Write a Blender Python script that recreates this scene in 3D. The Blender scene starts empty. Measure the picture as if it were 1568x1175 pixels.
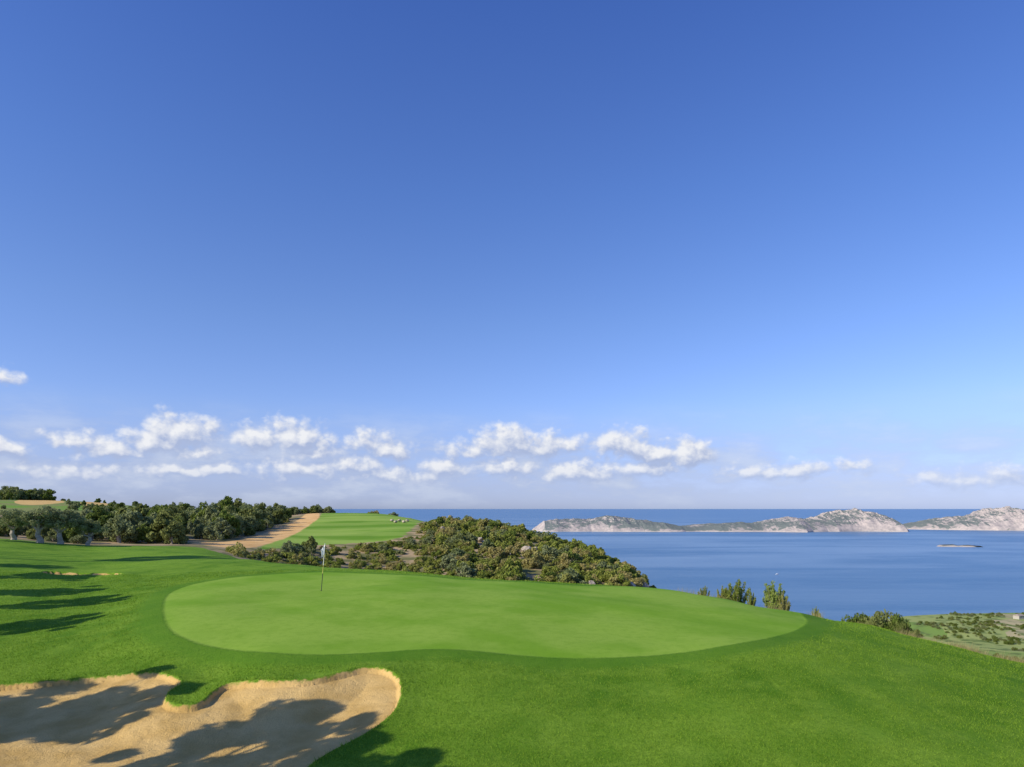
import bpy, numpy as np, math, random
from mathutils import Vector, Matrix
rng=np.random.default_rng(7); random.seed(5)
F=1045.; CX=784.; HY=779.; H=160.   # focal, centre column, horizon row of the survey, eye height above sea
sc=bpy.context.scene
sc.view_settings.view_transform='Standard'
try: sc.view_settings.look='None'
except: pass
sc.view_settings.exposure=0
COL=sc.collection
# ------------------------------------------------------------------ node helper
class G:
    def __init__(s,nt): s.nt=nt
    def n(s,t,**k):
        nd=s.nt.nodes.new(t)
        for a,b in k.items(): setattr(nd,a,b)
        return nd
    def put(s,sock,v):
        if v is None: return
        if isinstance(v,bpy.types.NodeSocket): s.nt.links.new(v,sock)
        else:
            if isinstance(v,(tuple,list)) and len(v)==3 and sock.type=='RGBA': v=(*v,1)
            sock.default_value=v
    def math(s,op,a,b=None,c=None,clamp=False):
        nd=s.n('ShaderNodeMath',operation=op,use_clamp=clamp)
        s.put(nd.inputs[0],a); s.put(nd.inputs[1],b); s.put(nd.inputs[2],c); return nd.outputs[0]
    def vm(s,op,a,b=None):
        nd=s.n('ShaderNodeVectorMath',operation=op); s.put(nd.inputs[0],a)
        if b is not None: s.put(nd.inputs[3] if op=='SCALE' else nd.inputs[1],b)
        return nd.outputs['Value'] if op in('LENGTH','DOT_PRODUCT') else nd.outputs[0]
    def mix(s,f,a,b,bt='MIX'):
        nd=s.n('ShaderNodeMix',data_type='RGBA',blend_type=bt)
        s.put(nd.inputs[0],f); s.put(nd.inputs[6],a); s.put(nd.inputs[7],b); return nd.outputs[2]
    def noise(s,v,scale,detail=4,rough=.55,col=False,dist=0):
        nd=s.n('ShaderNodeTexNoise'); s.put(nd.inputs['Vector'],v)
        nd.inputs['Scale'].default_value=scale; nd.inputs['Detail'].default_value=detail
        nd.inputs['Roughness'].default_value=rough; nd.inputs['Distortion'].default_value=dist
        return nd.outputs['Color' if col else 'Fac']
    def mr(s,v,a,b,c=0.,d=1.,smooth=True):
        nd=s.n('ShaderNodeMapRange',interpolation_type='SMOOTHSTEP' if smooth else 'LINEAR')
        s.put(nd.inputs[0],v)
        for i,x in enumerate((a,b,c,d)): s.put(nd.inputs[i+1],x)
        return nd.outputs[0]
    def attr(s,name,t='GEOMETRY'):
        nd=s.n('ShaderNodeAttribute',attribute_name=name,attribute_type=t); return nd.outputs['Fac']
    def xyz(s,x,y,z):
        nd=s.n('ShaderNodeCombineXYZ'); s.put(nd.inputs[0],x); s.put(nd.inputs[1],y); s.put(nd.inputs[2],z); return nd.outputs[0]
    def sep(s,v):
        nd=s.n('ShaderNodeSeparateXYZ'); s.put(nd.inputs[0],v); return nd.outputs
def newmat(name):
    m=bpy.data.materials.new(name); m.use_nodes=True; nt=m.node_tree; nt.nodes.clear()
    g=G(nt); out=g.n('ShaderNodeOutputMaterial'); return m,g,out
def principled(g,out,col,rough=.9,spec=.15,bump=None,bstr=.3,bdist=.05):
    p=g.n('ShaderNodeBsdfPrincipled'); g.put(p.inputs['Base Color'],col); g.put(p.inputs['Roughness'],rough)
    p.inputs['Specular IOR Level'].default_value=spec
    if bump is not None:
        b=g.n('ShaderNodeBump'); b.inputs['Strength'].default_value=bstr; b.inputs['Distance'].default_value=bdist
        g.put(b.inputs['Height'],bump); g.nt.links.new(b.outputs[0],p.inputs['Normal'])
    g.nt.links.new(p.outputs[0],out.inputs[0]); return p
# ------------------------------------------------------------------ mesh helper
def mesh_from(name,verts,faces,k,mats=(),smooth=False,matidx=None):
    verts=np.asarray(verts,np.float32); faces=np.asarray(faces,np.int32)
    me=bpy.data.meshes.new(name); me.vertices.add(len(verts)); me.vertices.foreach_set('co',verts.ravel())
    nf=len(faces); me.loops.add(nf*k); me.loops.foreach_set('vertex_index',faces.ravel())
    me.polygons.add(nf); me.polygons.foreach_set('loop_start',np.arange(0,nf*k,k,dtype=np.int32))
    me.polygons.foreach_set('loop_total',np.full(nf,k,np.int32))
    if matidx is not None: me.polygons.foreach_set('material_index',np.asarray(matidx,np.int32))
    me.update(calc_edges=True)
    me.polygons.foreach_set('use_smooth',np.full(nf,smooth,bool))
    for m in mats: me.materials.append(m)
    return me
def obj(name,me,loc=(0,0,0),rot=(0,0,0),scale=(1,1,1),link=True):
    o=bpy.data.objects.new(name,me); o.location=loc; o.rotation_euler=rot; o.scale=scale
    if link: COL.objects.link(o)
    return o
def grid_faces(nr,nc):
    i=np.arange(nr*nc).reshape(nr,nc)
    return np.stack([i[:-1,:-1],i[:-1,1:],i[1:,1:],i[1:,:-1]],-1).reshape(-1,4)
# ------------------------------------------------------------------ numpy noise
LAT=rng.random((256,256))
def vnoise(x,y):
    xi=np.floor(x).astype(int); yi=np.floor(y).astype(int); fx=x-xi; fy=y-yi
    fx=fx*fx*(3-2*fx); fy=fy*fy*(3-2*fy)
    a=LAT[xi%256,yi%256]; b=LAT[(xi+1)%256,yi%256]; c=LAT[xi%256,(yi+1)%256]; d=LAT[(xi+1)%256,(yi+1)%256]
    return (a*(1-fx)+b*fx)*(1-fy)+(c*(1-fx)+d*fx)*fy
def fbm(x,y,o=5,ridged=False):
    s=0;a=.5;t=0
    for i in range(o):
        v=vnoise(x*2**i+17.3*i,y*2**i+9.1*i)
        if ridged: v=1-abs(2*v-1)
        s=s+a*v;t+=a;a*=.5
    return s/t
# ------------------------------------------------------------------ terrain heights: transects (bearing, [(distance, value)])
T={
-2000:[(3,-4.9),(15,-4.9),(40,-3.5),(90,-1),(200,2),(350,3),(500,-6),(1200,-175)],
-600:[(3,-4.9),(13,-4.9),(30,-4.2),(45,-3.5),(60,-2.9),(90,-2.4),(120,-2.),(180,-1),(280,5),(350,5),(500,-6),(1200,-175)],
-100:[(3,-4.9),(19,-4.9),(32,-4.5),(45,-3.7),(60,-3.2),(75,-2.9),(100,-3.),(150,-2.),(210,-.5),(290,4.),(340,4.3),(500,-5),(1200,-175)],
0:[(3,-4.9),(13,-4.9),(19,1045),(25,980),(32,925),(45,868),(60,840),(75,824),(80,-3.5),(100,-3.5),(150,-2.2),(210,779),(300,765),(340,3.8),(500,-5),(1200,-175)],
130:[(3,-4.9),(13,-4.9),(19,-4.75),(26,962),(35,915),(45,880),(60,852),(75,836),(85,-4.6),(110,-4.3),(150,-3),(220,780),(300,767),(350,3.),(500,-6),(1200,-175)],
250:[(3,-4.9),(13,-4.9),(18.5,-4.6),(21,990),(28,928),(40,888),(52,862),(66,845),(80,837),(100,-4.9),(150,-3.2),(250,-1),(300,0),(350,0),(500,-10),(1200,-175)],
330:[(3,-4.9),(13,-4.9),(18.5,-4.6),(20.5,996),(28,925),(40,884),(52,861),(66,847),(85,838),(100,832),(130,824),(200,-2.5),(300,-1),(350,-1),(500,-12),(1200,-175)],
400:[(3,-4.9),(13,-4.9),(19.5,1002),(28,928),(40,883),(52,861),(59,854),(68,-5.7),(80,-6),(92,839),(110,829),(150,811),(200,797),(240,-2.6),(300,-3.5),(500,-15),(1200,-175)],
500:[(3,-4.9),(13,-4.95),(19.5,1003),(28,925),(33,905),(45,872),(52,863),(61,-7),(80,-8.5),(100,-7.6),(118,831),(150,812),(200,791),(225,785),(250,-1.4),(350,-6),(600,-40),(1200,-175)],
620:[(3,-4.9),(13,-4.95),(19.8,1000),(30,912),(40,882),(46,870),(55,-8),(75,-11.),(100,-8.8),(125,824),(150,806),(200,789),(240,786),(300,-4),(500,-35),(1200,-175)],
700:[(3,-4.9),(13,-4.95),(19.8,1000),(30,914),(38,889),(44,880),(54,-9),(70,-11.5),(85,-10),(110,-7.2),(140,-4.2),(160,-3.7),(200,-6),(300,-25),(500,-70),(1200,-175)],
800:[(3,-4.9),(13,-4.95),(20,1003),(30,915),(37,893),(42,886),(52,-9),(70,-12.5),(90,-10.6),(120,-6.8),(145,-4.7),(170,-6.5),(250,-30),(500,-90),(1200,-175)],
900:[(3,-4.9),(13,-5),(20.5,1000),(30,920),(37,898),(41,889),(50,-9),(65,-13.5),(85,-11.8),(110,-8.2),(125,-7.2),(150,-11),(250,-40),(500,-110),(1200,-175)],
960:[(3,-4.9),(13,-5),(20.5,1000),(29,927),(36,901),(40,892),(48,-9),(65,-14),(85,-12.2),(100,-9.9),(112,-9.6),(135,-14),(250,-46),(500,-120),(1200,-176)],
1010:[(3,-4.9),(13,-5),(20.5,1000),(28,935),(35,905),(39.5,895),(47,-9),(65,-15),(85,-13),(97,-11.6),(108,-13),(200,-45),(500,-130),(1200,-178)],
1060:[(3,-4.9),(13,-5),(20.5,996),(28,935),(35,907),(38.5,899),(46,-9),(65,-18),(95,-19),(110,-24),(200,-60),(450,-130),(1200,-179)],
1120:[(3,-5),(13,-5.05),(20.5,992),(28,935),(35,910),(43,-8),(60,-18),(100,-35),(200,-75),(400,-130),(650,-157),(700,-163),(1200,-180)],
1240:[(3,-5),(13,-5.1),(20,1000),(27,946),(31.5,931),(38,-7.4),(60,-19),(100,-36),(250,-95),(500,-145),(700,-157),(760,-164),(1200,-180)],
1350:[(3,-5),(13,-5.15),(20,1010),(25,965),(28.3,955),(34,-7.6),(60,-20),(100,-38),(250,-95),(500,-140),(800,-153),(990,-157),(1050,-165),(1200,-170)],
1470:[(3,-5),(13,-5.2),(20,1030),(24.8,983),(30,-7.5),(60,-21),(100,-38),(250,-90),(500,-130),(750,-151),(1000,-156),(1050,-160.5),(1090,-165),(1200,-170)],
1568:[(3,-5),(13,-5.3),(20,1040),(23.2,1009),(28,-7.5),(60,-22),(100,-38),(250,-85),(500,-118),(700,-148),(1000,-156),(1060,-160.5),(1100,-165),(1200,-170)],
2400:[(3,-5),(12,-5.6),(16,-6),(20,-8),(60,-25),(100,-40),(250,-85),(500,-118),(700,-145),(1000,-155),(1080,-160.5),(1120,-165),(1200,-170)]}
PX=np.array(sorted(T)); NL=900; L0,L1=math.log(3),math.log(1200); LS=np.linspace(L0,L1,NL)
rows=[]
for p in PX:
    ys=[math.log(a) for a,b in T[p]]; zs=[(-(b-HY)/F*a if b>600 else b) for a,b in T[p]]
    rows.append(np.interp(LS,ys,zs))
rows=np.array(rows)
PG=np.arange(-2000,2401,10.); TAB=np.array([np.interp(PG,PX,rows[:,j]) for j in range(NL)]).T
def blur(A,sig,ax):
    r=int(sig*3); k=np.exp(-.5*(np.arange(-r,r+1)/sig)**2); k/=k.sum()
    P=np.pad(A,[(r,r) if i==ax else (0,0) for i in range(2)],mode='edge')
    return np.apply_along_axis(lambda v:np.convolve(v,k,'valid'),ax,P)
TAB=blur(blur(TAB,3.0,0),4.5,1)
def zbase(x,y):
    y=np.maximum(y,3.001); px=np.clip(CX+x/y*F,-1999,2399); l=np.clip(np.log(y),L0,L1-1e-6)
    a=(px-PG[0])/10; b=(l-L0)/(L1-L0)*(NL-1); ai=a.astype(int); bi=b.astype(int)
    ai=np.minimum(ai,len(PG)-2); bi=np.minimum(bi,NL-2); fa=a-ai; fb=b-bi
    z=(TAB[ai,bi]*(1-fa)+TAB[ai+1,bi]*fa)*(1-fb)+(TAB[ai,bi+1]*(1-fa)+TAB[ai+1,bi+1]*fa)*fb
    z=z+((fbm(x*.09+5,y*.09+3,3)-.5)*.28+(fbm(x*.24+1,y*.24+8,2)-.5)*.14)*np.clip((y-8)/20,0,1)
    z=z+(fbm(x*.02,y*.02,5)-.5)*np.clip((y-350)/300,0,1)*9*np.clip((1050-y)/150,0,1)
    return H+z
def ground(px,py,ymin=3.,ymax=1200):
    ys=np.exp(np.linspace(math.log(ymin),math.log(ymax),4000)); x=(px-CX)/F*ys
    t=(H-zbase(x,ys))/ys; hit=np.where(t<=(py-HY)/F)[0]
    i=hit[0] if len(hit) else len(ys)-1
    return np.array([x[i],ys[i]])
def poly(pts,ymin=3.,ymax=1200,it=2):
    P=np.array([ground(a,b,ymin,ymax) for a,b in pts])
    for _ in range(it):
        Q=np.roll(P,-1,0); P=np.stack([P*.75+Q*.25,P*.25+Q*.75],1).reshape(-1,2)
    return P
def sdf(x,y,P,pad=4.):
    out=np.full(x.shape,pad); m=(x>P[:,0].min()-pad)&(x<P[:,0].max()+pad)&(y>P[:,1].min()-pad)&(y<P[:,1].max()+pad)
    a=x[m];b=y[m]; d=np.full(a.shape,1e9); ins=np.zeros(a.shape,bool)
    for i in range(len(P)):
        p=P[i];q=P[(i+1)%len(P)];e=q-p; L=(e@e)+1e-12
        t=np.clip(((a-p[0])*e[0]+(b-p[1])*e[1])/L,0,1)
        d=np.minimum(d,(a-p[0]-t*e[0])**2+(b-p[1]-t*e[1])**2)
        c=((p[1]>b)!=(q[1]>b)); 
        if abs(e[1])>1e-9: ins^=c&(a<p[0]+(b-p[1])/e[1]*e[0])
    d=np.sqrt(d); out[m]=np.minimum(np.where(ins,-d,d),pad); return out
BUNK=poly([(-160,1075),(-60,1062),(0,1052),(60,1047),(130,1041),(190,1035),(240,1032),(270,1040),(280,1050),(262,1058),(250,1070),(258,1083),(292,1084),(314,1076),(328,1060),(350,1049),(390,1046),(440,1046),(480,1044),(520,1034),(560,1024),(592,1027),(612,1042),(614,1065),(606,1090),(582,1112),(550,1132),(500,1157),(465,1180),(430,1230),(200,1300),(-160,1300)])
BUNK2=poly([(62,877),(110,879.3),(185,880),(187,882.4),(120,883),(70,882)],25,60)
GREEN=poly([(248,930),(256,908),(300,893),(380,882),(480,876),(600,880),(700,888),(820,893),(950,899),(1050,907),(1120,917),(1190,931),(1232,944),(1238,958),(1190,975),(1110,991),(1010,1004),(900,1009),(800,1005),(720,996),(640,994),(560,1001),(450,1004),(360,997),(290,983),(255,965)],12,43)
FAIR=poly([(380,843),(425,823),(470,803),(490,793),(492,786),(540,784.5),(600,784.5),(650,786),(676,789),(660,795),(634,808),(618,823),(590,829),(500,833),(440,839)],88,245)
PATH=poly([(489,786),(490,794),(472,806),(446,821),(415,831),(388,839),(352,840),(322,836),(290,833),(296,829),(348,831),(386,823),(422,812),(448,801),(462,793),(468,787)],82,245)
SP1=poly([(20,766),(70,763),(110,769),(60,774),(25,773)],200,330); SP2=poly([(118,769),(165,768),(175,774),(130,777)],200,330)
CREST=lambda px:np.interp(px,[-600,0,130,300,360,400,500,620,700,800,900,1010,1120,1240,1350,1470,1568,2400],[90,79,82,84,70,63,55,49,47,45,44,42.5,38,34,31,27.3,25.8,17.5])
sstep=lambda a,b,v:(lambda t:t*t*(3-2*t))(np.clip((v-a)/(b-a),0,1))
def zfull(x,y):
    z=zbase(x,y); s=sdf(x,y,BUNK); s2=sdf(x,y,BUNK2)
    z=z-.09*sstep(.03,-.05,s)-.25*sstep(0,-1.9,s)+.06*np.exp(-(np.maximum(s,0)/.5)**2)*(s>-.05)
    z=z-.25*sstep(.03,-.2,s2)-.15*sstep(0,-1.2,s2)+.12*np.exp(-(np.maximum(s2,0)/.8)**2)*(s2>-.05)
    z=z+np.where(s<-.1,(fbm(x*1.6,y*1.6,3)-.5)*.07,0)
    return z
# ------------------------------------------------------------------ terrain mesh
us=np.concatenate([np.linspace(-2.6,-.82,110,endpoint=False),np.linspace(-.82,.82,820,endpoint=False),np.linspace(.82,1.5,50)])
ls=np.concatenate([np.linspace(L0,math.log(12),30,endpoint=False),np.linspace(math.log(12),math.log(24),330,endpoint=False),np.linspace(math.log(24),math.log(60),240,endpoint=False),np.linspace(math.log(60),math.log(260),160,endpoint=False),np.linspace(math.log(260),L1,120)])
Y,U=np.meshgrid(np.exp(ls),us,indexing='ij'); X=U*Y; x=X.ravel(); y=Y.ravel(); z=zfull(x,y)
Fc=grid_faces(len(ls),len(us))

m_ter,g,out=newmat('ground')
geo=g.n('ShaderNodeNewGeometry'); P=geo.outputs['Position']
wob=g.math('MULTIPLY',g.math('SUBTRACT',g.noise(P,7,3),.5),.16)
wobf=g.math('MULTIPLY',g.math('SUBTRACT',g.noise(P,.6,4),.5),3.)
n_l=g.noise(P,.16,4,.6); n_m=g.noise(P,.9,5,.62); n_s=g.noise(P,6,4,.65); n_f=g.noise(P,26,3,.7); n_ff=g.noise(P,60,2,.7)
lawn=g.mix(g.mr(n_l,.38,.62),(.075,.188,.008),(.175,.315,.022))
lst=g.n('ShaderNodeTexWave',wave_type='BANDS',bands_direction='X'); g.put(lst.inputs['Vector'],g.vm('ADD',P,g.vm('SCALE',g.noise(P,.05,2,col=True),9.))); lst.inputs['Scale'].default_value=.16
lawn=g.mix(g.mr(lst.outputs['Fac'],.25,.75,0,.22),lawn,(.23,.37,.035))
lawn=g.mix(g.math('MULTIPLY',g.mr(n_m,.40,.68),.6),lawn,(.235,.370,.035))
lawn=g.mix(g.mr(n_s,.42,.72,0,.5),lawn,(.060,.165,.006))
lawn=g.mix(g.mr(n_f,.38,.70,0,.55),lawn,(.050,.140,.004))
lawn=g.mix(g.mr(n_ff,.48,.78,0,.5),lawn,(.29,.42,.06))
stripe=g.n('ShaderNodeTexWave',wave_type='BANDS',bands_direction='DIAGONAL'); g.put(stripe.inputs['Vector'],P); stripe.inputs['Scale'].default_value=.22; stripe.inputs['Distortion'].default_value=1.; stripe.inputs['Detail Scale'].default_value=.3
grn=g.mix(g.mr(stripe.outputs['Fac'],.3,.7,0.,.6),(.165,.318,.020),(.195,.345,.030))
grn=g.mix(g.mr(g.noise(P,.16,4,.6),.40,.60,0,.8),grn,(.265,.400,.052))
grn=g.mix(g.mr(g.noise(P,3.5,5,.6),.42,.72,0,.35),grn,(.13,.27,.014))
grn=g.mix(g.mr(n_ff,.4,.8,0,.3),grn,(.10,.23,.010))
fst=g.n('ShaderNodeTexWave',wave_type='BANDS',bands_direction='Y'); g.put(fst.inputs['Vector'],P); fst.inputs['Scale'].default_value=.02; fst.inputs['Distortion'].default_value=3.
fair=g.mix(g.mr(g.noise(g.vm('MULTIPLY',P,(.5,1.,1)),.06,4),.42,.58),(.13,.265,.020),(.26,.39,.060))
fair=g.mix(g.mr(fst.outputs['Fac'],.3,.7,0,.45),fair,(.30,.42,.08))
scr=g.mix(g.mr(g.noise(P,.25,5),.4,.6),(.16,.16,.06),(.42,.31,.17))
vor=g.n('ShaderNodeTexVoronoi'); g.put(vor.inputs['Vector'],g.vm('ADD',g.vm('MULTIPLY',P,(1,.6,0)),g.vm('SCALE',g.noise(P,.01,2,col=True),30.))); vor.inputs['Scale'].default_value=.016
vs=g.sep(vor.outputs['Color'])
pl=g.mix(g.mr(vs[0],.3,.7),(.19,.29,.06),(.31,.36,.11)); pl=g.mix(g.mr(vs[1],.78,.84),pl,(.44,.38,.20))
pl=g.mix(g.mr(g.noise(P,.06,5),.5,.64),pl,(.13,.18,.05))
yy=g.sep(P)[1]
c=g.mix(g.mr(yy,420,520),scr,pl)
terr=g.mix(g.mr(g.noise(P,.03,3),.42,.55),(.15,.30,.035),(.21,.24,.07))
c=g.mix(g.attr('terrace'),c,terr)
edge=lambda name,w,wb:g.mr(g.math('ADD',g.attr(name),wb),-w,w,1.,0.)
c=g.mix(edge('sd_fair',.4,wobf),c,fair)
sand=g.mix(g.mr(g.noise(P,1.2,5),.3,.7),(.54,.35,.11),(.69,.475,.18))
sand=g.mix(g.mr(n_f,.5,.8,0,.45),sand,(.40,.25,.08))
pth=g.mix(g.mr(g.noise(P,.3,4),.3,.7),(.62,.37,.13),(.80,.52,.22))
c=g.mix(edge('sd_path',.3,g.math('MULTIPLY',wobf,.5)),c,pth)
c=g.mix(g.mr(g.math('ADD',g.attr('lawn'),g.math('MULTIPLY',wobf,.006)),-.01,.01,1.,0.),c,lawn)
collar=g.mix(.7,lawn,(.080,.200,.010))
c=g.mix(g.mr(g.math('ADD',g.attr('sd_green'),g.math('MULTIPLY',wob,2.)),.6,1.3,.9,0.),c,collar)
c=g.mix(edge('sd_green',.07,wob),c,grn)
issand=edge('sd_sand',.03,wob)
c=g.mix(issand,c,sand)
bmp=g.math('ADD',g.math('ADD',g.math('MULTIPLY',n_f,.6),g.math('MULTIPLY',n_ff,.4)),g.math('MULTIPLY',n_s,.8))
isg=g.mr(g.attr('sd_green'),-.1,.1,.3,1.)
p=principled(g,out,c,.95,.08,g.math('MULTIPLY',bmp,g.math('MULTIPLY',isg,g.mr(yy,20,90,1.,.15))),.8,.05)

me=mesh_from('terrain',np.stack([x,y,z],1),Fc,4,[m_ter],True)
px=CX+x/y*F
def addattr(me,name,v):
    a=me.attributes.new(name,'FLOAT','POINT'); a.data.foreach_set('value',np.asarray(v,np.float32))
sand_sd=np.minimum(np.minimum(sdf(x,y,BUNK),sdf(x,y,BUNK2)),np.minimum(sdf(x,y,SP1),sdf(x,y,SP2)))
addattr(me,'sd_sand',sand_sd); addattr(me,'sd_green',sdf(x,y,GREEN)); addattr(me,'sd_fair',sdf(x,y,FAIR)); addattr(me,'sd_path',sdf(x,y,PATH))
addattr(me,'lawn',np.log(y)-np.log(CREST(px)))
addattr(me,'terrace',sstep(300,230,px)*sstep(160,185,y)*sstep(450,400,y))
obj('terrain',me)
# ------------------------------------------------------------------ sea
m_sea,g,out=newmat('sea_water')
geo=g.n('ShaderNodeNewGeometry'); P=geo.outputs['Position']
st=g.noise(g.vm('MULTIPLY',P,(.0005,.0022,0)),1.,6,.62,dist=1.); st2=g.noise(g.vm('MULTIPLY',P,(.004,.012,0)),1.,5,.65)
cc=g.mix(g.mr(st,.40,.62),(.065,.175,.305),(.180,.300,.420)); cc=g.mix(g.mr(st2,.45,.75,0,.55),cc,(.21,.33,.44))
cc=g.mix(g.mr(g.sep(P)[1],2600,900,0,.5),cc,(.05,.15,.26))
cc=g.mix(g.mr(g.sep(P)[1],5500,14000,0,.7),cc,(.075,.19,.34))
p=principled(g,out,cc,.35,.28,g.noise(g.vm('MULTIPLY',P,(.03,.06,0)),1.,6,.7),.5,4.)
me=mesh_from('sea',[(-250000,-3000,0),(250000,-3000,0),(250000,250000,0),(-250000,250000,0)],[(0,1,2,3)],4,[m_sea]); obj('sea',me)
# ------------------------------------------------------------------ islands
m_isl,g,out=newmat('limestone_island')
geo=g.n('ShaderNodeNewGeometry'); P=geo.outputs['Position']; nz=g.sep(geo.outputs['Normal'])[2]
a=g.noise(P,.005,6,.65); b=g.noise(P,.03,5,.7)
rock=g.mix(g.mr(b,.3,.7),(.31,.28,.26),(.56,.48,.41))  # limestone and scrub colours paled: distance haze is put into the albedo
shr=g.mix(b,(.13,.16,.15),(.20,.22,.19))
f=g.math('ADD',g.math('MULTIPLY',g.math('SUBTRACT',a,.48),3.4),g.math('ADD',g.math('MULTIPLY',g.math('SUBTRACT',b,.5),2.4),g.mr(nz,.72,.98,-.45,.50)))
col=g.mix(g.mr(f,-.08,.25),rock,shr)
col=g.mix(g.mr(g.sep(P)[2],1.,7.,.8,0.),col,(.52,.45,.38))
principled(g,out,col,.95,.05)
def island(name,prof,yc,wid,nx=700,ny=110):
    pxs=np.array([p[0] for p in prof]); hs=np.array([max(0,H-(p[1]-HY)/F*yc) for p in prof])
    pp=np.linspace(pxs[0],pxs[-1],nx); hh=np.interp(pp,pxs,hs); xx=(pp-CX)/F*yc
    v=np.linspace(-1,1,ny); V,XX=np.meshgrid(v,xx,indexing='ij'); HHH=np.broadcast_to(hh,V.shape)
    w=wid*(.35+.65*np.clip(HHH/90,0,1)); bend=(fbm(XX*.0016+3,XX*0,3)-.5)*500
    YY=yc+bend+V*w+(fbm(XX*.006,V*2,3)-.5)*120*(1-abs(V))
    e=np.clip(1-abs(V+.25*(1-V*V))**1.6,0,1)
    n=fbm(XX*.007,YY*.006,6,True); n2=fbm(XX*.02,YY*.016,5,True)
    Z=HHH*e**.75*(.58+.50*n+.22*n2)*1.02+e**.3*np.minimum(HHH,10)*.9-4*(1-e)**3-1
    obj(name,mesh_from(name,np.stack([XX.ravel(),YY.ravel(),Z.ravel()],1),grid_faces(ny,nx),4,[m_isl],False))
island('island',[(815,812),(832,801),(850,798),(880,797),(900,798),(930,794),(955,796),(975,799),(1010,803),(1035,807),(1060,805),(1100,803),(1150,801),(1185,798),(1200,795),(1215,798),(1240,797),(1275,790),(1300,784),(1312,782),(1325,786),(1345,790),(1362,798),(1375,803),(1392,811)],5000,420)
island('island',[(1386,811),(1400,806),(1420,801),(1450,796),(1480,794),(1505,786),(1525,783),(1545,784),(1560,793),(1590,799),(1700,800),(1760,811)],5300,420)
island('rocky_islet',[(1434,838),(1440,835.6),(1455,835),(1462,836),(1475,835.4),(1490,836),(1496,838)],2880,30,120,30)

# ------------------------------------------------------------------ foliage
def leafmat(name,c1,c2,c3,trans=.25,hi=(.34,.36,.12)):
    m,g,out=newmat(name); oi=g.n('ShaderNodeObjectInfo'); geo=g.n('ShaderNodeNewGeometry'); P=geo.outputs['Position']
    c=g.mix(oi.outputs['Random'],c1,c2); c=g.mix(g.mr(g.math('FRACT',g.math('MULTIPLY',oi.outputs['Random'],7.31)),.5,.9,0,.85),c,c3)
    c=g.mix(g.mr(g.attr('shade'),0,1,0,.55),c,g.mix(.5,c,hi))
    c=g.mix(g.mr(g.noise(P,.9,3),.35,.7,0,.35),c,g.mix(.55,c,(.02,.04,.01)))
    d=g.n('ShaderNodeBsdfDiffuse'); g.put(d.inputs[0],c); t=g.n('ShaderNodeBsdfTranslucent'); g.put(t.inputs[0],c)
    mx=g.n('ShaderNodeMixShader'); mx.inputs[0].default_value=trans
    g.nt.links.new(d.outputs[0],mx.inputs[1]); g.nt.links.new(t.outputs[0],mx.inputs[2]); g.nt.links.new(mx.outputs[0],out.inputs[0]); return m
m_scrub=leafmat('scrub_leaves',(.22,.275,.045),(.34,.36,.075),(.46,.37,.15),.3)
m_treeleaf=leafmat('tree_leaves',(.11,.165,.026),(.17,.225,.045),(.23,.25,.08),.3)
m_olive=leafmat('olive_leaves',(.22,.27,.11),(.29,.32,.16),(.27,.30,.12),.3)
m_yel=leafmat('shrub_leaves',(.24,.32,.06),(.28,.35,.08),(.27,.33,.09),.35)
m_bark,g,out=newmat('bark'); geo=g.n('ShaderNodeNewGeometry')
principled(g,out,g.mix(g.noise(geo.outputs['Position'],6,5),(.20,.17,.13),(.60,.53,.42)),.9,.1,g.noise(geo.outputs['Position'],20,4),.6,.05)
def unit(n):
    v=rng.normal(size=(n,3)); return v/np.linalg.norm(v,axis=1,keepdims=True)
def leaves(cs,rs,n,size,bias=.9,aspect=.55,flat=.8):
    cs=np.asarray(cs);rs=np.asarray(rs); k=np.repeat(np.arange(len(cs)),n); N=len(k)
    d=unit(N); r=(.55+.5*rng.random(N)**.7)[:,None]
    p=cs[k]+d*r*rs[k][:,None]*np.array([1,1,flat])
    nr=d*bias+unit(N); nr/=np.linalg.norm(nr,axis=1,keepdims=True)
    t=np.cross(nr,unit(N)); t/=np.linalg.norm(t,axis=1,keepdims=True); b=np.cross(nr,t)
    s=(size*(.6+.8*rng.random(N)))[:,None]
    v=np.stack([p-t*s,p+b*s*aspect,p+t*s,p-b*s*aspect],1).reshape(-1,3); f=np.arange(4*N).reshape(N,4)
    return v,f
def tube(pts,rad,seg=8):
    pts=np.array(pts,float); n=len(pts); V=[];
    for i in range(n):
        d=pts[min(i+1,n-1)]-pts[max(i-1,0)]; d/=np.linalg.norm(d)+1e-9
        a=np.cross(d,[.3,.9,.1]); a/=np.linalg.norm(a); b=np.cross(d,a)
        for j in range(seg):
            an=2*math.pi*j/seg; V.append(pts[i]+(a*math.cos(an)+b*math.sin(an))*rad[i]*(1+.12*math.sin(3*an+i)))
    Fq=[(i*seg+j,i*seg+(j+1)%seg,(i+1)*seg+(j+1)%seg,(i+1)*seg+j) for i in range(n-1) for j in range(seg)]
    return np.array(V),np.array(Fq)
def join(parts):
    V=[];Fq=[];M=[];o=0
    for v,f,m in parts: V.append(v);Fq.append(np.asarray(f)+o);M.append(np.full(len(f),m));o+=len(v)
    return np.concatenate(V),np.concatenate(Fq),np.concatenate(M)
def shade_attr(me):
    a=me.attributes.new('shade','FLOAT','FACE'); a.data.foreach_set('value',rng.random(len(me.polygons)).astype(np.float32))
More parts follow.
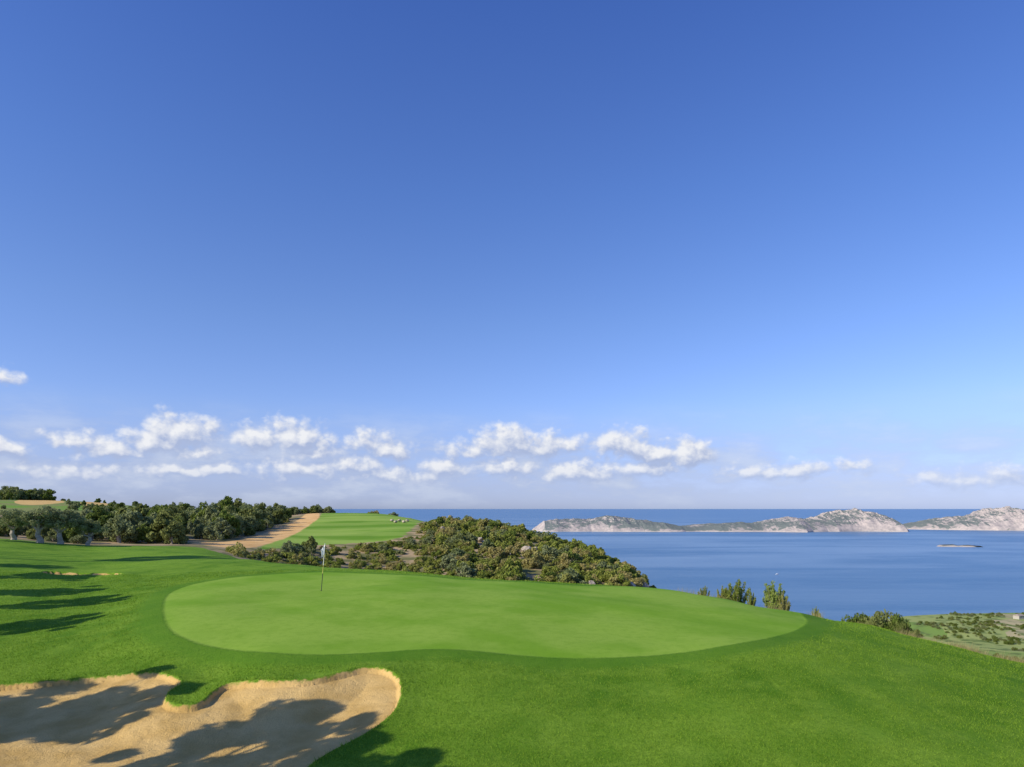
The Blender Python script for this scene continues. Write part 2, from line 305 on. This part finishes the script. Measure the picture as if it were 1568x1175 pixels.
def bush_mesh(name,mat,rx=1.3,h=1.9,ncl=20,n=85,leaf=.13,crown=0.,stem=True):
    cs=[];rs=[]
    for i in range(ncl):
        a=rng.random()*2*math.pi; r=rx*math.sqrt(rng.random())*.8; zz=h*(crown+(1-crown)*rng.random()*(1-.75*(r/rx)**2))*.85
        cs.append((r*math.cos(a),r*math.sin(a),max(zz,.2))); rs.append((.26+.3*rng.random())*rx*.62)
    v,f=leaves(cs,rs,n,leaf); parts=[(v,f,0)]
    if stem:
        for k in range(3):
            c=cs[k]; parts.append((*tube([(0,0,-.3),(c[0]*.4,c[1]*.4,h*.35),c],[.09*h/2,.06*h/2,.02],5),1))
    V,Q,M=join(parts); me=mesh_from(name,V,Q,4,[mat,m_bark],False,M); shade_attr(me); return me
def upright_mesh(name,mat,h=1.,r=.5,nst=26,leaf=.04):
    """a shrub of many upright leafy shoots with gaps between them"""
    parts=[];cs=[];rs=[]
    for i in range(nst):
        a=rng.random()*6.28; q=math.sqrt(rng.random())*r; hh=h*(.5+.5*rng.random())*(1-.35*(q/r)**2); b=np.array([q*.3*math.cos(a),q*.3*math.sin(a),-.05]); e=np.array([q*math.cos(a),q*math.sin(a),hh])
        parts.append((*tube([b,(b+e)/2+[0,0,.08*h],e],[.012*h,.009*h,.003*h],4),1))
        for t in np.linspace(.25,1.,7): cs.append(b*(1-t)+e*t+[0,0,.05*h*math.sin(3.14*t)]); rs.append(.085*h*(1.25-t*.6))
    v,f=leaves(cs,rs,22,leaf,.6,.35); parts.append((v,f,0)); V,Q,M=join(parts); me=mesh_from(name,V,Q,4,[mat,m_bark],False,M); shade_attr(me); return me
def make_col(name,meshes):
    c=bpy.data.collections.new(name)
    for i,m in enumerate(meshes): o=bpy.data.objects.new(f'{name}_{i:02d}',m); c.objects.link(o)
    return c
def scatter(name,pts,scl,col,nvar,tilt=0):
    n=len(pts); me=bpy.data.meshes.new(name); me.vertices.add(n); me.vertices.foreach_set('co',np.asarray(pts,np.float32).ravel())
    a=me.attributes.new('scl','FLOAT_VECTOR','POINT'); a.data.foreach_set('vector',np.asarray(scl,np.float32).ravel())
    r=np.zeros((n,3),np.float32); r[:,2]=rng.random(n)*6.28; r[:,0]=(rng.random(n)-.5)*tilt
    a=me.attributes.new('rot','FLOAT_VECTOR','POINT'); a.data.foreach_set('vector',r.ravel())
    a=me.attributes.new('idx','INT','POINT'); a.data.foreach_set('value',rng.integers(0,nvar,n).astype(np.int32))
    o=obj(name,me); ng=bpy.data.node_groups.new(name,'GeometryNodeTree')
    ng.interface.new_socket('Geometry',in_out='INPUT',socket_type='NodeSocketGeometry'); ng.interface.new_socket('Geometry',in_out='OUTPUT',socket_type='NodeSocketGeometry')
    gi=ng.nodes.new('NodeGroupInput'); go=ng.nodes.new('NodeGroupOutput'); ip=ng.nodes.new('GeometryNodeInstanceOnPoints'); ci=ng.nodes.new('GeometryNodeCollectionInfo')
    ci.inputs['Collection'].default_value=col; ci.inputs['Separate Children'].default_value=True; ci.inputs['Reset Children'].default_value=True
    def na(nm,t):
        q=ng.nodes.new('GeometryNodeInputNamedAttribute'); q.data_type=t; q.inputs['Name'].default_value=nm; return q.outputs['Attribute']
    e=ng.nodes.new('FunctionNodeEulerToRotation'); Lk=ng.links.new
    Lk(na('rot','FLOAT_VECTOR'),e.inputs[0]); Lk(e.outputs[0],ip.inputs['Rotation']); Lk(na('scl','FLOAT_VECTOR'),ip.inputs['Scale']); Lk(na('idx','INT'),ip.inputs['Instance Index'])
    ip.inputs['Pick Instance'].default_value=True; Lk(gi.outputs[0],ip.inputs['Points']); Lk(ci.outputs[0],ip.inputs['Instance']); Lk(ip.outputs[0],go.inputs[0])
    md=o.modifiers.new('scatter','NODES'); md.node_group=ng; return o
c_scrub=make_col('scrub_variants',[bush_mesh('scrub_plant',m_scrub,1.1+.5*rng.random(),1.3+.8*rng.random()) for _ in range(8)]+[bush_mesh('scrub_plant',m_olive,1.3,1.8)]+[bush_mesh('scrub_plant',m_treeleaf,1.3,2.)])
c_tree=make_col('tree_variants',[bush_mesh('woodland_plant',m_treeleaf,1.5,3.2,30,95,.15,.12) for _ in range(4)]+[bush_mesh('olive_plant',m_olive,1.5,2.8,26,95,.12,.2) for _ in range(4)])
ROCKS=[(806,836,100,1.8),(820,833,100,1.1),(735,818,100,1.1),(741,821,100,.8),(840,813,100,1.3),(852,815,100,.9),(678,800,100,1.),(985,891,80,1.5),(968,889,80,1.2),(1000,891,80,1.),(905,889,70,1.4)]
rockpos=np.array([ground(a,b+12,c) for a,b,c,d in ROCKS])
def samp(n,p0,p1,y0,y1):
    yy=np.sqrt(rng.random(n)*(y1*y1-y0*y0)+y0*y0); pp=p0+(p1-p0)*rng.random(n); return (pp-CX)/F*yy,yy,pp
def keep(xx,yy,pp,mf=.8,rock=1.3):
    k=(sdf(xx,yy,FAIR,6)>mf)&(sdf(xx,yy,PATH,6)>mf)&(np.log(yy)-np.log(CREST(pp))>.03)&(sdf(xx,yy,SP1,6)>1)&(sdf(xx,yy,SP2,6)>1)
    for r in rockpos: k&=~((abs(xx-r[0])<rock)&(yy-r[1]<1.)&(yy-r[1]>-4.5))
    return k
def scl3(n,a,b,hz=(.8,1.25)):
    s=a+(b-a)*rng.random(n)**1.5; return np.stack([s,s,s*(hz[0]+(hz[1]-hz[0])*rng.random(n))],1)
# scrub hillside
A=[samp(5000,360,1090,46,185),samp(450,560,720,140,260)]
xx,yy,pp=[np.concatenate([a[i] for a in A]) for i in range(3)]; k=keep(xx,yy,pp,1.0)
k&=~((pp<430)&(yy>95))
k&=~((pp<660)&(yy>232)&(rng.random(len(pp))<.5))
k&=(fbm(xx*.12,yy*.12,3)>.38)|(yy<60)
xx,yy,pp=xx[k],yy[k],pp[k]
s=scl3(len(xx),.4,1.5,(.65,1.3)); near=np.clip((yy-CREST(pp))/12,.45,1); s*=near[:,None]
s*=np.where(yy<130,np.interp(pp,[600,640,700,740],[.6,.65,.9,1.]),1.)[:,None]
s*=np.where(sdf(xx,yy,FAIR,6)<5,.6,1.)[:,None]
scatter('scrub_hillside',np.stack([xx,yy,zbase(xx,yy)-.15],1),s,c_scrub,10)
# woodland left
xx,yy,pp=samp(1500,-420,485,84,200); k=keep(xx,yy,pp,1.5)&~((pp>300)&(pp<400)&(yy<92)); k&=(yy<np.interp(pp,[-400,180,240,320,470],[112,112,150,200,200])); k&=fbm(xx*.09+9,yy*.09,3)>.30
xx,yy,pp=xx[k],yy[k],pp[k]
hs=np.interp(pp,[-400,0,60,120,170,210,300,325,340,358,400,440,485],[.9,1.,1.05,1.3,1.6,1.75,1.65,1.8,2.1,1.75,1.65,1.45,1.]); s=scl3(len(xx),.5,1.2,(.8,1.2)); s[:,2]*=hs; s[:,:2]*=(hs**.75)[:,None]
s[(pp>400)&(yy<150)]*=.6
scatter('woodland',np.stack([xx,yy,zbase(xx,yy)-.2],1),s,c_tree,8)
A=[samp(90,-300,300,175,350),samp(75,0,80,312,326),samp(110,385,510,225,262),samp(24,535,592,236,246),samp(60,130,330,170,230)]
xx,yy,pp=[np.concatenate([a[i] for a in A]) for i in range(3)]; k=keep(xx,yy,pp,2.)&(sdf(xx,yy,SP1,8)>5); s=scl3(len(xx),.6,1.1)
s[(yy>311)&(yy<327)&(pp>-1)&(pp<81)]*=2.4; s[pp>520]*=.7; s[(pp>380)&(pp<520)]*=1.1
scatter('tree_line',np.stack([xx,yy,zbase(xx,yy)-.2],1)[k],s[k],c_tree,8)
xx,yy,pp=samp(2600,1250,1900,560,1035); k=(fbm(xx*.016,yy*.016,3)>.50)&(zbase(xx,yy)>1.5); xx,yy=xx[k],yy[k]
scatter('olive_grove',np.stack([xx,yy,zbase(xx,yy)-.3],1),scl3(len(xx),.9,2.4,(.6,.9)),c_tree,6)
# individual trees -------------------------------------------------
def tree_mesh(name,h,cr,leafm,leaf=.10,trunk=.22,ncl=46,n=230,crown0=.38,fork=4):
    parts=[]; cs=[];rs=[]
    tb=np.array([rng.normal()*.15*h*.3,rng.normal()*.15*h*.3,h*crown0])
    parts.append((*tube([(0,0,-.3),(.03*h,0,h*.08),(tb[0]*.6-.04*h,tb[1]*.6,h*crown0*.6),tb],[trunk*1.5,trunk*1.05,trunk*.85,trunk*.7],10),1))
    tips=[]; span=h*(1-crown0)
    for i in range(fork):
        a=2*math.pi*(i+rng.random()*.5)/fork; r=cr*(.45+.3*rng.random()); e=np.array([r*math.cos(a),r*math.sin(a),h*crown0+span*(.35+.35*rng.random())])
        m=tb*.5+e*.5+np.array([0,0,-.03*h])+rng.normal(size=3)*.03*h
        parts.append((*tube([tb-[0,0,.05],m,e],[trunk*.55,trunk*.36,trunk*.14],7),1)); tips.append(e)
        for j in range(3):
            e2=e+np.array([rng.normal()*cr*.35,rng.normal()*cr*.35,rng.random()*span*.25]); parts.append((*tube([m,(m+e2)/2+rng.normal(size=3)*.02*h,e2],[trunk*.28,trunk*.17,trunk*.05],5),1)); tips.append(e2)
    for i in range(ncl):
        if i<len(tips): c=tips[i]
        else:
            d=unit(1)[0]; r=(.35+.6*rng.random()); c=np.array([d[0]*cr*r,d[1]*cr*r,h*crown0+span*.55+d[2]*r*span*.45])
        cs.append(c); rs.append(cr*(.16+.16*rng.random()))
    v,f=leaves(cs,rs,n,leaf); parts.append((v,f,0))
    V,Q,M=join(parts); me=mesh_from(name,V,Q,4,[leafm,m_bark],False,M); shade_attr(me); return me
def place(name,me,x0,y0,rot=0,s=1,dz=-.05):
    z0=float(zfull(np.array([x0]),np.array([y0]))[0]); return obj(name,me,(x0,y0,z0+dz),(0,0,rot),(s,s,s))
om=[tree_mesh('olive_tree',3.6,1.85,m_olive,.09,.27,40,160,.36) for _ in range(3)]
for i,(a,b,s,yd) in enumerate([(60,829,1.12,73),(92,829,1.05,74),(135,837,.8,76),(-40,820,1.1,70),(20,826,.95,77)]):
    place('olive_tree',om[i%3],(a-CX)/F*yd,yd,i*1.9,s)
# trees standing left of the view, whose long shadows reach the bunker and the lawn
tm=[tree_mesh('tree',6.6,1.5,m_treeleaf,.10,.15,42,240,.56,5) for _ in range(3)]
for i,(a,b,s) in enumerate([(-13.6,9.9,1.),(-18.9,11.7,1.08),(-20.8,12.0,1.),(-11.2,8.2,.92),(-16.5,7.6,.9),(-27,22.5,1.),(-29.4,28,1.),(-32.4,31.5,1.),(-36.8,37.5,1.),(-43.8,48.5,1.75),(-30,17,1.1),(-41.3,42.5,.95)]):
    place('tree',tm[i%3],a,b,i*2.1,s)
# ridge shrubs
shr=[upright_mesh('shrub',m_yel,1.,.42),upright_mesh('shrub',m_scrub,1.,.5,30)]; shr2=bush_mesh('shrub',m_treeleaf,.9,.85,30,200,.045)
for (a,top,kind,wd) in [(1187,880,0,.95),(1128,880,1,1.0),(1108,892,1,.6),(1340,925,2,1.25),(1366,932,2,.95),(1314,930,2,.9),(1388,944,2,.6),(1078,893,1,.5),(1250,925,1,.3),(1150,897,1,.35),(1200,902,1,.45)]:
    me_=shr2 if kind==2 else shr[kind]; hm=.85 if kind==2 else 1.
    yd=float(CREST(a))*.985; xx=(a-CX)/F*yd; zz=float(zbase(np.array([xx]),np.array([yd]))[0])
    s=(H-(top-HY)/F*yd-zz+.05)/hm/1.02; obj('shrub',me_,(xx,yd,zz-.05),(0,0,a),(wd*1.5,wd*1.2,s) if kind<2 else (wd,wd,s))
# ------------------------------------------------------------------ grass blades
def bladesmat(name,c1,c2):
    m,g,out=newmat(name); geo=g.n('ShaderNodeNewGeometry'); P=geo.outputs['Position']
    c=g.mix(g.attr('shade'),c1,c2); c=g.mix(g.mr(g.noise(P,.9,5,.62),.4,.68,0,.35),c,c2)
    d=g.n('ShaderNodeBsdfDiffuse'); g.put(d.inputs[0],c); t=g.n('ShaderNodeBsdfTranslucent'); g.put(t.inputs[0],c)
    mx=g.n('ShaderNodeMixShader'); mx.inputs[0].default_value=.35; g.nt.links.new(d.outputs[0],mx.inputs[1]); g.nt.links.new(t.outputs[0],mx.inputs[2]); g.nt.links.new(mx.outputs[0],out.inputs[0]); return m
def blades(name,xx,yy,zz,hh,ww,mat,lean=.5):
    n=len(xx); a=rng.random(n)*6.28; dx=np.cos(a)*ww; dy=np.sin(a)*ww; l=rng.normal(size=(n,2))*lean*hh[:,None]
    V=np.stack([np.stack([xx-dx,yy-dy,zz-.01],1),np.stack([xx+dx,yy+dy,zz-.01],1),np.stack([xx+l[:,0],yy+l[:,1],zz+hh],1)],1).reshape(-1,3)
    me=mesh_from(name,V,np.arange(3*n).reshape(n,3),3,[mat]); shade_attr(me); return obj(name,me)
m_bl=bladesmat('grass_blades',(.08,.195,.008),(.30,.44,.05)); m_dry=bladesmat('dry_grass_blades',(.24,.26,.08),(.58,.46,.22))
n=480000; l=rng.random(n)*math.log(44/12.2)+math.log(12.2); yy=np.exp(l); uu=-.85+1.7*rng.random(n); xx=uu*yy
sb=sdf(xx,yy,BUNK); sg=sdf(xx,yy,GREEN); k=(sb>.02)&(sdf(xx,yy,BUNK2)>.02)&(sg>.7+.6*rng.random(n))&(yy<CREST(CX+uu*F))&(fbm(xx*.8,yy*.8,3)+.35*rng.random(n)>.52)
xx,yy,sb=xx[k],yy[k],sb[k]; r=rng.random(len(xx))
hh=(.016+.024*r)*(1+1.4*np.exp(-(sb/.12)**2))*(yy/13)**.3; ww=.005*(yy/13)**.8*(1+.5*r)
blades('rough_grass',xx,yy,zfull(xx,yy),hh,ww,m_bl)
A=[samp(90000,1000,1260,32,42),samp(60000,1290,1450,26.5,31),samp(120000,1430,1640,23.3,27.5)]
xx,yy,pp=[np.concatenate([a[i] for a in A]) for i in range(3)]; dl=np.log(yy)-np.log(CREST(pp)); k=(dl>-.05)&(dl<.02)&(fbm(xx*1.3,yy*1.3,2)>.5)&(rng.random(len(xx))<.6); xx,yy=xx[k],yy[k]
blades('dry_grass',xx,yy,zbase(xx,yy),.12+.5*rng.random(len(xx))**2.5,np.full(len(xx),.008),m_dry,.35)
# ------------------------------------------------------------------ boulders
m_rock,g,out=newmat('limestone'); geo=g.n('ShaderNodeNewGeometry'); Pn=geo.outputs['Position']
principled(g,out,g.mix(g.mr(g.noise(Pn,2,6,.7),.35,.65),(.24,.20,.15),(.58,.49,.37)),.9,.1,g.noise(Pn,6,5),.7,.1)
import bmesh
def rock_mesh(seed):
    bm=bmesh.new(); bmesh.ops.create_icosphere(bm,subdivisions=4,radius=.5); r=np.random.default_rng(seed); pl=[(Vector(unit(1)[0]),.28+.2*r.random()) for _ in range(9)]
    for v in bm.verts:
        for nrm,d in pl:
            q=v.co.dot(nrm)
            if q>d: v.co-=nrm*(q-d)*.9
        v.co*=1+.12*(float(fbm(np.array([v.co.x*5+seed]),np.array([v.co.y*5+v.co.z*4]),4)[0])-.5)
        v.co.z*=.75
    me=bpy.data.meshes.new('boulder'); bm.to_mesh(me); bm.free(); me.materials.append(m_rock); return me
rm=[rock_mesh(i) for i in range(4)]
for i,((a,b,c,d),p) in enumerate(zip(ROCKS,rockpos)):
    zz=float(zbase(p[:1],p[1:])[0]); obj('boulder',rm[i%4],(p[0],p[1],zz+.3*d+.1),(0,0,i*1.3),(d*1.2,d,d))
for i in range(5):
    p=ground(600+i*6,799+(i%2)*2,120); zz=float(zbase(p[:1],p[1:])[0]); obj('boulder',rm[i%4],(p[0],p[1],zz+.3),(0,0,i),(1.1,1,.9))
# ------------------------------------------------------------------ flagstick
def simplemat(name,c,rough=.5,noise=.0):
    m,g,out=newmat(name); geo=g.n('ShaderNodeNewGeometry'); principled(g,out,g.mix(g.mr(g.noise(geo.outputs['Position'],8,3),.3,.7,0,.25),c,tuple(v*.7 for v in c)),rough,.4); return m
m_w=simplemat('flag_cloth_white',(.82,.82,.80),.8); m_pw=simplemat('pole_white',(.75,.74,.68)); m_py=simplemat('pole_yellow',(.55,.5,.12)); m_blk=simplemat('pole_black',(.03,.03,.03)); m_cup=simplemat('cup',(.02,.02,.02))
fp=ground(492,905,20); fz=float(zfull(fp[:1],fp[1:])[0]); fl=bpy.data.objects.new('golf_flagstick',None); COL.objects.link(fl); fl.location=(fp[0],fp[1],fz); fl.rotation_euler=(0,math.radians(4.5),0)
for nm,z0,z1,r0,m in [('pole_lower',-.1,.85,.016,m_blk),('pole_middle',.85,1.25,.0145,m_py),('pole_upper',1.25,2.25,.013,m_pw)]:
    v,f=tube([(0,0,z0),(0,0,(z0+z1)/2),(0,0,z1)],[r0]*3,12); o=obj(nm,mesh_from(nm,v,f,4,[m],True)); o.parent=fl
v,f=tube([(0,0,2.24),(0,0,2.26),(0,0,2.29),(0,0,2.30)],[.014,.024,.022,.002],12); o=obj('finial',mesh_from('finial',v,f,4,[m_pw],True)); o.parent=fl
nu,nv=26,26; V=[]
for i in range(nv):
    t=i/(nv-1)
    for j in range(nu):
        s_=j/(nu-1); V.append((-.012-.15*s_*(1-.35*t), .045*math.sin(s_*11+t*2)*s_**.5, 2.22-.46*t-.20*s_*(1-.3*t)+.02*math.sin(s_*7)))
v=np.array(V); o=obj('flag',mesh_from('flag',v,grid_faces(nv,nu),4,[m_w],True)); o.parent=fl
v,f=tube([(0,0,-.12),(0,0,.006)],[.054,.054],24); o=obj('cup',mesh_from('cup',v,f,4,[m_cup],True)); o.parent=fl
# ------------------------------------------------------------------ boat and house far away
m_hull=simplemat('boat_white',(.8,.8,.8)); 
def boat(px_,py_,L):
    yb=H*F/(py_-HY); xb=(px_-CX)/F*yb; bm=bmesh.new(); st=[]
    for t,w,hh in [(-.5,.12,.10),(-.25,.15,.10),(.1,.15,.11),(.35,.09,.13),(.5,.005,.16)]:
        st.append([bm.verts.new((t*L,s*w*L*k,z)) for s,k,z in [(-1,1,hh*L),(-1,.6,-.02*L),(1,.6,-.02*L),(1,1,hh*L)]])
    for a,b in zip(st[:-1],st[1:]):
        for j in range(4): bm.faces.new((a[j],a[(j+1)%4],b[(j+1)%4],b[j]))
    bm.faces.new(st[0]); bm.faces.new(st[-1][::-1])
    for x0,x1,z0,z1 in [(-.2*L,.15*L,.11*L,.22*L),(-.12*L,.02*L,.22*L,.30*L)]:
        r=bmesh.ops.create_cube(bm,size=1); [setattr(v,'co',Vector(((v.co.x+.5)*(x1-x0)+x0,v.co.y*.2*L,(v.co.z+.5)*(z1-z0)+z0))) for v in r['verts']]
    me=bpy.data.meshes.new('motor_boat'); bm.to_mesh(me); bm.free(); me.materials.append(m_hull); obj('motor_boat',me,(xb,yb,.2),(0,0,.3))
boat(1190,880,9)
m_wall=simplemat('house_wall',(.45,.41,.34),.9); m_roof=simplemat('house_roof',(.34,.28,.22),.9); m_win=simplemat('window_dark',(.03,.03,.04),.3)
def box(bm,x0,x1,y0,y1,z0,z1,mi):
    r=bmesh.ops.create_cube(bm,size=1)
    for v in r['verts']: v.co=Vector(((v.co.x+.5)*(x1-x0)+x0,(v.co.y+.5)*(y1-y0)+y0,(v.co.z+.5)*(z1-z0)+z0))
    for f in {f for v in r['verts'] for f in v.link_faces}: f.material_index=mi
for a,yd,s in [(1560,950,1.)]:
    bm=bmesh.new(); box(bm,-6,6,-4,4,-2,5,0)
    for k in range(3): box(bm,-4.5+3.6*k,-3.3+3.6*k,-4.03,-3.9,2.6,4,2)
    rv=[bm.verts.new(c) for c in [(-6.5,-4.5,5.02),(6.5,-4.5,5.02),(6.5,4.5,5.02),(-6.5,4.5,5.02),(-4,0,7.2),(4,0,7.2)]]
    for q in [(0,1,5,4),(1,2,5),(2,3,4,5),(3,0,4)]: bm.faces.new([rv[i] for i in q]).material_index=1
    me=bpy.data.meshes.new('farm_house'); bm.to_mesh(me); bm.free(); [me.materials.append(m) for m in (m_wall,m_roof,m_win)]
    xx=(a-CX)/F*yd; zz=float(zbase(np.array([xx]),np.array([float(yd)]))[0]); obj('farm_house',me,(xx,yd,zz),(0,0,.4),(s,s,s))
# ------------------------------------------------------------------ sun + world
EL=math.radians(30); AZ=math.atan2(-.87,-.5)
d=Vector((math.sin(AZ)*math.cos(EL),math.cos(AZ)*math.cos(EL),math.sin(EL)))
sl=bpy.data.lights.new('sun','SUN'); sl.energy=5; sl.angle=math.radians(.5); sl.color=(1,.91,.77)
so=bpy.data.objects.new('sun',sl); so.rotation_euler=d.to_track_quat('Z','Y').to_euler(); so.location=(-50,-30,220); COL.objects.link(so)
w=bpy.data.worlds.new('World'); sc.world=w; w.use_nodes=True; nt=w.node_tree; nt.nodes.clear(); g=G(nt)
try: w.cycles.sampling_method='MANUAL'; w.cycles.sample_map_resolution=512
except: pass
sky=g.n('ShaderNodeTexSky',sky_type='NISHITA'); sky.sun_disc=False; sky.sun_elevation=EL; sky.sun_rotation=AZ%(2*math.pi); sky.altitude=160; sky.air_density=1.; sky.dust_density=.5; sky.ozone_density=3.
cg=bpy.data.node_groups.new('cloud_density','ShaderNodeTree'); cg.interface.new_socket('P',in_out='INPUT',socket_type='NodeSocketVector'); cg.interface.new_socket('D',in_out='OUTPUT',socket_type='NodeSocketFloat')
h=G(cg); gi=h.n('NodeGroupInput'); go=h.n('NodeGroupOutput'); Pv=gi.outputs[0]
Q=h.vm('ADD',Pv,h.vm('SCALE',h.vm('SUBTRACT',h.noise(Pv,34,3,.55,col=True),(.5,.5,.5)),.022))
CL=[(10,686,50,26,1.6),(120,676,62,26,1.6),(180,690,68,26,1.5),(235,674,54,38,1.85),(275,662,62,44,2.1),(300,690,66,26,1.6),(400,672,52,36,1.9),(455,670,66,42,2.1),(480,694,70,24,1.6),(545,712,58,30,1.7),(562,676,48,32,1.8),(595,690,54,28,1.7),(680,716,80,26,1.6),(712,692,54,26,1.4),(775,676,62,42,2.05),(825,684,60,36,1.8),(868,676,52,32,1.5),(890,724,130,28,1.75),(955,682,62,38,2.0),(1005,694,66,28,1.8),(1054,696,46,38,1.9),(985,716,95,26,1.6),(280,722,170,22,1.5),(110,724,130,20,1.4),(450,718,125,24,1.5),(1190,722,140,20,1.2),(1302,712,34,16,1.1),(1480,734,105,22,1.4),(5,578,28,22,1.2),(600,728,140,22,1.55),(1525,724,48,28,1.4),(780,716,105,26,1.6)]
mx=None
for (a,b,wd,ht,am) in CL:
    az=math.atan((a-CX)/F); k=math.cos(az); el=(HY-b-ht*.1)/F*k
    dd=h.vm('MULTIPLY',h.vm('SUBTRACT',Q,(az,el,0)),(F/wd,F/ht/k,0)); dd=h.vm('MAXIMUM',dd,h.vm('MULTIPLY',dd,(-1,-1.5,0)))
    v=h.math('SUBTRACT',am,h.math('MULTIPLY',h.vm('LENGTH',dd),am)); mx=v if mx is None else h.math('MAXIMUM',mx,v)
Ps=h.vm('MULTIPLY',Pv,(1,1.2,1)); fb=h.noise(Ps,26,6,.6)
wp=h.vm('ADD',Ps,h.vm('SCALE',h.noise(Ps,60,3,.6,col=True),.014))
def vor_(sc_):
    vo=h.n('ShaderNodeTexVoronoi',feature='F1'); h.put(vo.inputs['Vector'],wp); vo.inputs['Scale'].default_value=sc_; return vo.outputs['Distance']
puff=h.math('ADD',h.math('MULTIPLY',h.math('SUBTRACT',.42,vor_(42)),.9),h.math('MULTIPLY',h.math('SUBTRACT',.42,vor_(110)),.45))
den=h.math('ADD',h.math('ADD',h.math('MAXIMUM',mx,-1.),h.math('MULTIPLY',h.math('SUBTRACT',fb,.56),2.4)),puff)
h.put(go.inputs[0],den)
tc=g.n('ShaderNodeTexCoord'); D=tc.outputs['Generated']; X_,Y_,Z_=g.sep(D)
hz=g.math('SQRT',g.math('ADD',g.math('MULTIPLY',X_,X_),g.math('MULTIPLY',Y_,Y_))); az=g.math('ARCTAN2',X_,Y_); el=g.math('DIVIDE',Z_,g.math('MAXIMUM',hz,.001))
Pc=g.xyz(az,el,0.)
def dens(v):
    q=g.n('ShaderNodeGroup'); q.node_tree=cg; g.put(q.inputs[0],v); return q.outputs[0]
d0=dens(Pc); d1=dens(g.vm('ADD',Pc,(-.006,.009,0)))
alpha=g.math('MULTIPLY',g.mr(d0,-.25,1.05),g.mr(el,.015,.075,.40,.97))
shd=g.math('ADD',g.mr(el,.03,.12,.28,.38),g.math('MULTIPLY',g.math('SUBTRACT',d0,d1),.75),clamp=True)
ccol=g.mix(shd,(.41,.49,.71),(.88,.89,.92))
tint=g.n('ShaderNodeValToRGB'); g.put(tint.inputs[0],g.math('MULTIPLY',el,1.,clamp=True)); r=tint.color_ramp
st_=[(0.,(.82,.98,1.80)),(.037,(.98,1.05,1.80)),(.133,(1.14,1.19,1.70)),(.267,(1.08,1.21,1.70)),(.458,(.92,1.16,1.80)),(.745,(.74,1.03,1.84))]
for i,(pos,cl) in enumerate(st_):
    e=r.elements[i] if i<2 else r.elements.new(pos)
    e.position=pos; e.color=(cl[0]/2,cl[1]/2,cl[2]/2,1)
skyc=g.vm('SCALE',g.vm('MULTIPLY',sky.outputs[0],tint.outputs[0]),2.)
b1=g.n('ShaderNodeBackground'); g.put(b1.inputs[0],skyc); b1.inputs[1].default_value=.1
b2=g.n('ShaderNodeBackground'); g.put(b2.inputs[0],ccol); b2.inputs[1].default_value=1.
bn=g.noise(g.vm('MULTIPLY',Pc,(1,3,1)),7,6,.62)
band=g.math('MULTIPLY',g.math('MULTIPLY',g.mr(el,-.01,.03),g.mr(el,.16,.06)),g.mr(bn,.36,.62,.35,.85))
band=g.math('MULTIPLY',band,g.mr(az,.15,.5,1.,.75))
bcol=g.mix(g.mr(bn,.42,.66),(.39,.47,.69),(.56,.63,.79))
b3=g.n('ShaderNodeBackground'); g.put(b3.inputs[0],bcol)
m1=g.n('ShaderNodeMixShader'); g.put(m1.inputs[0],band); nt.links.new(b1.outputs[0],m1.inputs[1]); nt.links.new(b3.outputs[0],m1.inputs[2])
m2=g.n('ShaderNodeMixShader'); g.put(m2.inputs[0],alpha); nt.links.new(m1.outputs[0],m2.inputs[1]); nt.links.new(b2.outputs[0],m2.inputs[2])
wo=g.n('ShaderNodeOutputWorld'); nt.links.new(m2.outputs[0],wo.inputs[0])
# ------------------------------------------------------------------ camera
cd=bpy.data.cameras.new('camera'); cd.sensor_width=36; cd.lens=36*F/1568; cd.shift_y=(HY-587.5)/1568; cd.clip_start=.1; cd.clip_end=400000
co=bpy.data.objects.new('camera',cd); co.location=(0,0,H); co.rotation_euler=(math.pi/2,0,0); COL.objects.link(co); sc.camera=co
